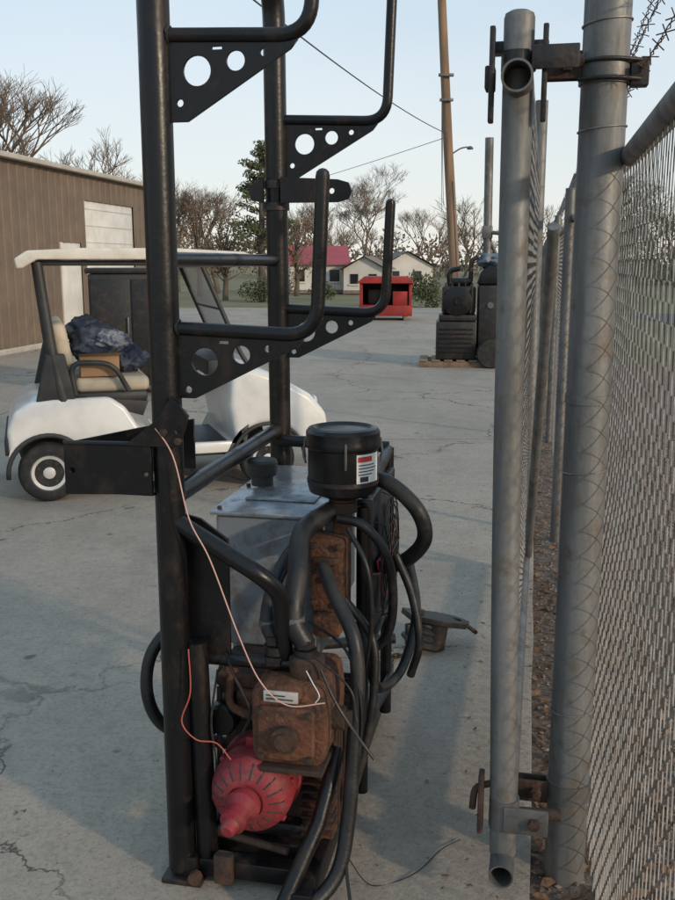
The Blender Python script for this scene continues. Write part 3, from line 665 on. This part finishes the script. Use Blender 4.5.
# ------------------------------------------------------------------ yard items
B=empty("storage_cabinet",(-2.45,11.8,0),R(6))
box("cabinet_body",(-.55,-.3,.12),(.45,.4,1.46),BLKPL,B,.02)
box("cabinet_lid",(-.58,-.33,1.462),(.48,.43,1.53),BLACK2,B,.02)
for i,x in enumerate((-.5,.33)):box("leg_%d"%i,(x,-.25,0),(x+.08,.35,.118),BLACK2,B,.01)
box("door_l",(-.52,-.32,.18),(-.06,-.302,1.40),BLACK2,B,.006);box("door_r",(-.04,-.32,.18),(.42,-.302,1.40),BLACK2,B,.006)
box("handle",(-.10,-.35,.75),(-.08,-.322,.95),GALV,B,.004)
K=empty("black_engine_driven_generator",(2.05,15,0),-.1)
for i,y in enumerate((-.35,0,.35)):box("pallet_runner_%d"%i,(-.75,y-.05,0),(.55,y+.05,.09),PALLET,K,.005)
for i in range(7):box("pallet_slat_%d"%i,(-.75+i*.19,-.42,.092),(-.62+i*.19,.42,.112),PALLET,K,.004)
box("base_tank",(-.50,-.35,.115),(.12,.35,.70),BLACK2,K,.03)
box("radiator_box",(-.46,-.30,.705),(.115,.32,.80),BLACK2,K,.02)
box("upper_engine_block",(-.42,-.20,.80),(.10,.30,1.24),BLACK2,K,.05)
box("rocker_cover",(-.34,-.12,1.242),(.04,.22,1.36),BLACK,K,.04)
lathe("flywheel_drum",[(0,0),(.19,0),(.22,.03),(.22,.10),(.15,.12),(.06,.12),(.05,.16),(0,.16)],BLACK,K,28,(-.18,-.20,1.0),'Y')
for i in range(6):box("louvre_%d"%i,(-.46,-.36,.22+i*.07),(.06,-.352,.25+i*.07),BLACK,K,.003)
box("tall_housing",(.14,-.30,.115),(.50,.40,1.25),BLACK2,K,.03)
prism("housing_top",[(.12,1.255),(.52,1.255),(.50,1.48),(.30,1.56),(.16,1.45)],-.25,.3,BLACK,K,.03)
tube("exhaust",fillet([(.02,0,1.3),(.02,0,1.62),(.12,0,1.68)],.06),.035,RUSTD,K,12)
tube("intake_elbow",fillet([(-.30,-.1,1.2),(-.32,-.1,1.47),(-.15,-.1,1.5)],.08),.04,BLACK,K,12)
tube("mast",[(.27,.1,1.5),(.25,.1,3.45)],.065,GALV,K,14)
tube("mast_stay",[(.27,.1,2.0),(.50,.1,1.5)],.03,GALV,K,10)
tube("mast_stay_l",[(.25,.1,1.95),(-.10,.1,1.35)],.014,GALV,K,8)
tube("mast_arm",[(.26,.1,2.05),(.55,-.1,2.02)],.03,GALV,K,10)
box("mast_knuckle",(.18,.03,1.95),(.34,.17,2.15),GALV,K,.02)
lathe("gauge",[(0,0),(.05,0),(.05,.02),(0,.02)],GALV,K,16,(.32,-.305,.95),'Y')
for i in range(5):tube("engine_pipe_%d"%i,fillet([(-.38+i*.10,-.22,.82),(-.40+i*.11,-.27,1.0+.08*(i%3)),(-.36+i*.1,-.15,1.28)],.05),.014,BLACK2 if i%2 else RUSTD,K,6)
blob("cover_tarp",(.32,.05,1.62),(.2,.22,.12),M("blue_tarp",(.09,.13,.17),(.2,.22,.24),9,.45,.6,rough=.6),K,2,.4,2)
for i,y in enumerate((-.36,.37)):
    lathe("tyre_%d"%i,[(0,0),(.2,0),(.22,.04),(.22,.12),(.2,.15),(0,.15)],TIRE,K,24,(.34,y,.22),'Y')
S=empty("red_equipment_shed",(1.35,27,0),-.05)
box("shed_floor",(-.74,-.4,.12),(.74,.9,.42),REDSHED,S,.02)
box("shed_side_l",(-.72,-.4,.42),(-.64,.9,1.02),REDSHED,S,.01);box("shed_side_r",(.64,-.4,.42),(.72,.9,1.02),REDSHED,S,.01)
box("shed_back",(-.64,.82,.42),(.64,.9,1.02),BLKPL,S,.01)
prism("shed_roof",[(-.82,1.02),(-.6,1.20),(.6,1.20),(.82,1.02)],-.5,.95,REDSHED,S,.01)
box("shed_contents",(-.5,.1,.42),(-.1,.6,.85),BLKPL,S,.05);box("shed_divider",(-.05,-.35,.42),(.02,.8,1.02),REDSHED,S,.01)
box("shed_panel",(.20,-.38,.42),(.60,-.35,.80),REDSHED,S,.01)
for i,x in enumerate((-.6,.5)):box("shed_skid_%d"%i,(x,-.4,0),(x+.12,.9,.118),PALLET,S,.01)
# utility pole
P=empty("utility_pole",(3.6,30,0))
tube("pole_shaft",[(.15,0,-.1),(-.25,0,5),(-.62,0,10.5)],[.17,.145,.12],WOOD,P,14)
tube("lamp_arm",[(-.22,0,4.75),(.1,-.1,4.95),(.32,-.12,5.0)],.022,GALV,P,8,'cat')
lathe("lamp_head",[(0,0),(.09,.0),(.10,.04),(.05,.09),(0,.10)],GALV,P,14,(.40,-.12,4.93))
for i,z in enumerate((6.3,7.0)):box("bracket_%d"%i,(-.55+i*-.05,-.25,z),(-.15,-.12,z+.08),GALV,P,.01)
tube("conduit",[(.20,-.16,0),(-.10,-.15,4)],.02,GALV,P,6)
Wd=empty("overhead_power_lines",(0,0,0))
def sag(a,b,s,n=24):
    a=Vector(a);b=Vector(b);return [a.lerp(b,i/n)-Vector((0,0,s*4*(i/n)*(1-i/n))) for i in range(n+1)]
for i,(a,b,s,r) in enumerate((((-1.15,12,4.75),(3.3,30,5.4),.15,.012),((3.1,30,8.2),(8,75,5.5),.5,.016),((3.1,30,7.6),(6.5,60,5.0),.5,.014),((3.1,30,9.3),(20,10,12),.5,.014),((3.3,30,5.3),(-12,70,5.0),.3,.010),((-1.15,12,4.75),(-4.0,0,5.3),.05,.012))):
    tube("wire_%d"%i,sag(a,b,s),r,BLKPL,Wd,5)
# ------------------------------------------------------------------ trees
def bare(name,loc,h,spread=.55,levels=7,seed=1,mat=TWIG,V=None,F=None,thick=.022,kids=(2,4)):
    rnd=random.Random(seed);own=V is None
    if own:V=[];F=[]
    def rec(p,d,L,r,lv):
        n=3 if lv>levels-3 else 2;pts=[p];q=p;dd=d
        for i in range(n):
            dd=(dd+Vector((rnd.gauss(0,.13),rnd.gauss(0,.13),rnd.gauss(0,.07)+.03))).normalized();q=q+dd*L/n;pts.append(q)
        sweepdata(pts,[r*(1-.35*i/n) for i in range(n+1)],6 if lv>levels-2 else 3,False,V,F)
        if lv==0:return
        k=rnd.randint(*kids)
        for j in range(k):
            a=rnd.uniform(0,6.28);ax=Vector((math.cos(a),math.sin(a),0));s=spread*rnd.uniform(.5,1.35)
            nd=(dd+ax*s+Vector((0,0,.10))).normalized()
            st=pts[-1] if j<2 else pts[-2].lerp(pts[-1],rnd.random())
            rec(st,nd,L*rnd.uniform(.62,.88),max(r*.62,.006),lv-1)
    rec(Vector(loc),Vector((0,0,1)),h*.24,h*thick,levels)
    if own:return pyd(name,V,F,mat,None,True)
def leafcloud(V,F,c,rad,n,s,rnd):
    for _ in range(n):
        d=Vector((rnd.gauss(0,1),rnd.gauss(0,1),rnd.gauss(0,1))).normalized()*rnd.random()**.4
        p=Vector(c)+Vector((d.x*rad[0],d.y*rad[1],d.z*rad[2]));a=Vector((rnd.gauss(0,1),rnd.gauss(0,1),rnd.gauss(0,1))).normalized()*s*rnd.uniform(.5,1.2)
        b=a.orthogonal().normalized()*s*rnd.uniform(.3,.7);k=len(V);V+=[p-a,p+b,p+a,p-b];F.append((k,k+1,k+2,k+3))
bare("bare_tree",(-14.9,40,0),11.0,seed=3,levels=7,spread=.6)
bare("bare_tree",(-10.3,44,0),8.8,seed=5,spread=.65)
bare("bare_tree",(1.7,60,0),7.6,seed=9,spread=.75,levels=8,thick=.018)
bare("bare_tree",(-1.0,60,0),6.4,seed=14,spread=.7)
bare("bare_tree",(6.5,72,0),6.5,seed=21,spread=.7)
bare("bare_tree",(-6.2,50,0),6.6,seed=33,spread=.6)
bare("bare_tree",(-8.6,52,0),6.8,seed=37,spread=.6)
rnd=random.Random(4);T=empty("pine_tree",(-3.15,40,0))
tube("trunk",[(0,0,-.1),(.05,0,3.2),(0,.1,6.2)],[.16,.12,.04],BARK,T,8)
V=[];F=[];Vb=[];Fb=[]
for i in range(60):
    z=1.9+4.4*rnd.random();rr=(1.15*(1-(z-1.9)/5.2)+.25)*rnd.uniform(.35,1.15);a=rnd.uniform(0,6.28)
    e=Vector((rr*math.cos(a),rr*math.sin(a),z+rr*.25));sweepdata([(0,0,z-.1),e],[.025,.008],4,False,Vb,Fb)
    leafcloud(V,F,e,(.34,.34,.17),80,.07,rnd)
    leafcloud(V,F,Vector((e.x*.6,e.y*.6,z+.05)),(.25,.25,.13),30,.07,rnd)
pyd("branches",Vb,Fb,BARK,T);pyd("needles",V,F,PINE,T)
for tx,ty,hh in ((-4.9,42,1.0),(-6.6,46,1.15),(-2.0,47,.95)):
    T=empty("brown_oak_tree",(tx,ty,0));V=[];F=[];Vb=[];Fb=[]
    tube("trunk",[(0,0,-.1),(.05,0,1.0*hh),(0,.05,2.0*hh)],[.14,.10,.06],BARK,T,8)
    for i in range(34):
        a=rnd.uniform(0,6.28);q=rnd.uniform(.1,1.25);z=rnd.uniform(1.1,3.6)*hh;q*=math.sqrt(max(.1,1-((z/hh-2.3)/1.6)**2))
        e=Vector((q*math.cos(a),q*math.sin(a),z));sweepdata([(0,0,z*.6),e],[.03,.01],4,False,Vb,Fb)
        leafcloud(V,F,e,(.36,.36,.28),34,.07,rnd)
    pyd("limbs",Vb,Fb,BARK,T);pyd("leaves",V,F,ORLEAF,T)
def bush(loc,r,n=700):
    V=[];F=[]
    for i in range(8):leafcloud(V,F,(loc[0]+rnd.uniform(-.7,.7)*r[0],loc[1]+rnd.uniform(-.5,.5)*r[1],r[2]*rnd.uniform(.3,.9)),(r[0]*.5,r[1]*.5,r[2]*.45),n//8,.07,rnd)
    pyd("evergreen_bush",V,F,BUSH)
bush((3.1,35,0),(.8,.8,1.0),1400);bush((2.1,36,0),(.8,.7,.7),1000);bush((-2.9,40,0),(1.2,.8,1.0),1200);bush((-.9,43,0),(.8,.8,.7),800)
V=[];F=[]
for i in range(60):
    x=rnd.uniform(-42,48);D=rnd.uniform(85,125)
    bare("",(x,D,0),rnd.uniform(6,9.5) if x<14 else rnd.uniform(7,11),spread=.65,levels=5,seed=100+i,V=V,F=F,thick=.016)
for i in range(330):
    x=rnd.uniform(-70,110);leafcloud(V,F,(x,rnd.uniform(92,122),rnd.uniform(.3,4.0)),(2.4,1.5,1.3),45,.32,rnd)
pyd("distant_trees",V,F,SCRUB)
V=[];F=[]
for i in range(8):
    bare("",(19+i*3.2+rnd.uniform(-1,1),rnd.uniform(58,75),0),rnd.uniform(6.5,9),spread=.6,levels=6,seed=300+i,V=V,F=F,thick=.02)
for i in range(60):leafcloud(V,F,(rnd.uniform(15,48),rnd.uniform(60,72),rnd.uniform(.3,4.2)),(1.6,1.3,1.2),100,.18,rnd)
pyd("roadside_trees",V,F,BUSH)
# houses
def house(name,loc,w,d,h,rh,roof,ridge='x',rz=0,wins=()):
    E=empty(name,loc,rz)
    box("walls",(-w/2,0,0),(w/2,d,h),HOUSEW,E,0)
    o=.25
    if ridge=='x':
        pyd("roof",[(-w/2-o,-o,h-.05),(w/2+o,-o,h-.05),(w/2+o,d/2,h+rh),(-w/2-o,d/2,h+rh),(w/2+o,d+o,h-.05),(-w/2-o,d+o,h-.05)],[(0,1,2,3),(3,2,4,5)],roof,E)
        pyd("gables",[(-w/2,0,h),(-w/2,d,h),(-w/2,d/2,h+rh*.9),(w/2,0,h),(w/2,d,h),(w/2,d/2,h+rh*.9)],[(0,1,2),(3,5,4)],HOUSEW,E)
    else:
        pyd("roof",[(-w/2-o,-o,h-.05),(0,-o,h+rh),(0,d+o,h+rh),(-w/2-o,d+o,h-.05),(w/2+o,-o,h-.05),(w/2+o,d+o,h-.05)],[(0,1,2,3),(1,4,5,2)],roof,E)
        pyd("gables",[(-w/2,0,h),(w/2,0,h),(0,0,h+rh*.93),(-w/2,d,h),(w/2,d,h),(0,d,h+rh*.93)],[(0,1,2),(3,5,4)],HOUSEW,E)
    for i,(x,z,ww,hh) in enumerate(wins):
        box("window_%d"%i,(x,-.04,z),(x+ww,-.01,z+hh),WINDOWD,E,0);box("window_sill_%d"%i,(x-.06,-.07,z-.08),(x+ww+.06,-.042,z),HOUSEW,E,0)
    box("foundation",(-w/2-.03,-.03,0),(w/2+.03,-.002,.18),ROOFGR,E,0)
house("red_roof_house",(-1.0,50,0),2.9,3.5,1.5,.95,ROOFRED,'x',.1,[(-1.2,.6,.5,.6),(-.3,0.2,.5,1.0),(.6,.6,.5,.6)])
house("white_house",(1.35,49,0),2.1,4,1.25,.65,ROOFGR,'y',-.15,[(-.7,.5,.4,.5),(.25,.5,.4,.5)])
house("white_house",(3.9,54,0),2.9,4,1.35,.85,ROOFGR,'y',.1,[(-.9,.5,.45,.6),(.35,.5,.45,.6)])
# ------------------------------------------------------------------ light, sky, camera
EL=R(17);AZ=R(130)
w=bpy.data.worlds.new("World");scene.world=w;w.use_nodes=True
nt=w.node_tree;N=nt.nodes;sky=N.new("ShaderNodeTexSky");sky.sky_type='NISHITA';sky.sun_disc=False
sky.sun_elevation=EL;sky.sun_rotation=AZ;sky.air_density=1.0;sky.dust_density=1.0;sky.ozone_density=1.5
tc=N.new("ShaderNodeTexCoord");sp=N.new("ShaderNodeSeparateXYZ");nt.links.new(tc.outputs["Generated"],sp.inputs[0])
mr=N.new("ShaderNodeMapRange");mr.inputs["From Min"].default_value=0;mr.inputs["From Max"].default_value=.42;nt.links.new(sp.outputs["Z"],mr.inputs["Value"])
hz=N.new("ShaderNodeMix");hz.data_type='RGBA';nt.links.new(mr.outputs[0],hz.inputs[0]);hz.inputs[6].default_value=(6.4,6.3,6.0,1);hz.inputs[7].default_value=(3.7,5.2,6.5,1)
nz=N.new("ShaderNodeTexNoise");nz.inputs["Scale"].default_value=1.6;nz.inputs["Detail"].default_value=5
mp=N.new("ShaderNodeMapping");mp.inputs["Scale"].default_value=(1,1,3.5);nt.links.new(tc.outputs["Generated"],mp.inputs[0]);nt.links.new(mp.outputs[0],nz.inputs["Vector"])
m2=N.new("ShaderNodeMapRange");m2.inputs["From Min"].default_value=.35;m2.inputs["From Max"].default_value=.7;m2.inputs["To Min"].default_value=.66;m2.inputs["To Max"].default_value=.88;nt.links.new(nz.outputs["Fac"],m2.inputs["Value"])
mx=N.new("ShaderNodeMix");mx.data_type='RGBA';nt.links.new(m2.outputs[0],mx.inputs[0]);nt.links.new(sky.outputs[0],mx.inputs[6]);nt.links.new(hz.outputs[2],mx.inputs[7])
nt.links.new(mx.outputs[2],N["Background"].inputs[0]);N["Background"].inputs[1].default_value=.15
sd=bpy.data.lights.new("sun",'SUN');sd.energy=2.3;sd.angle=R(2.5);sd.color=(1,.80,.58)
so=bpy.data.objects.new("sun",sd);COL.objects.link(so)
dirv=Vector((math.sin(AZ)*math.cos(EL),math.cos(AZ)*math.cos(EL),math.sin(EL)))
so.rotation_euler=dirv.to_track_quat('Z','Y').to_euler()
cd=bpy.data.cameras.new("camera");cam=bpy.data.objects.new("camera",cd);COL.objects.link(cam)
cd.sensor_fit='VERTICAL';cd.sensor_height=36;cd.sensor_width=27;cd.lens=38.0;cd.clip_end=2000;cd.clip_start=.02
cam.location=(0,0,1.6);cam.rotation_euler=(R(90-11.2),0,0)
scene.camera=cam
scene.view_settings.view_transform='Standard';scene.view_settings.look='None';scene.view_settings.exposure=0
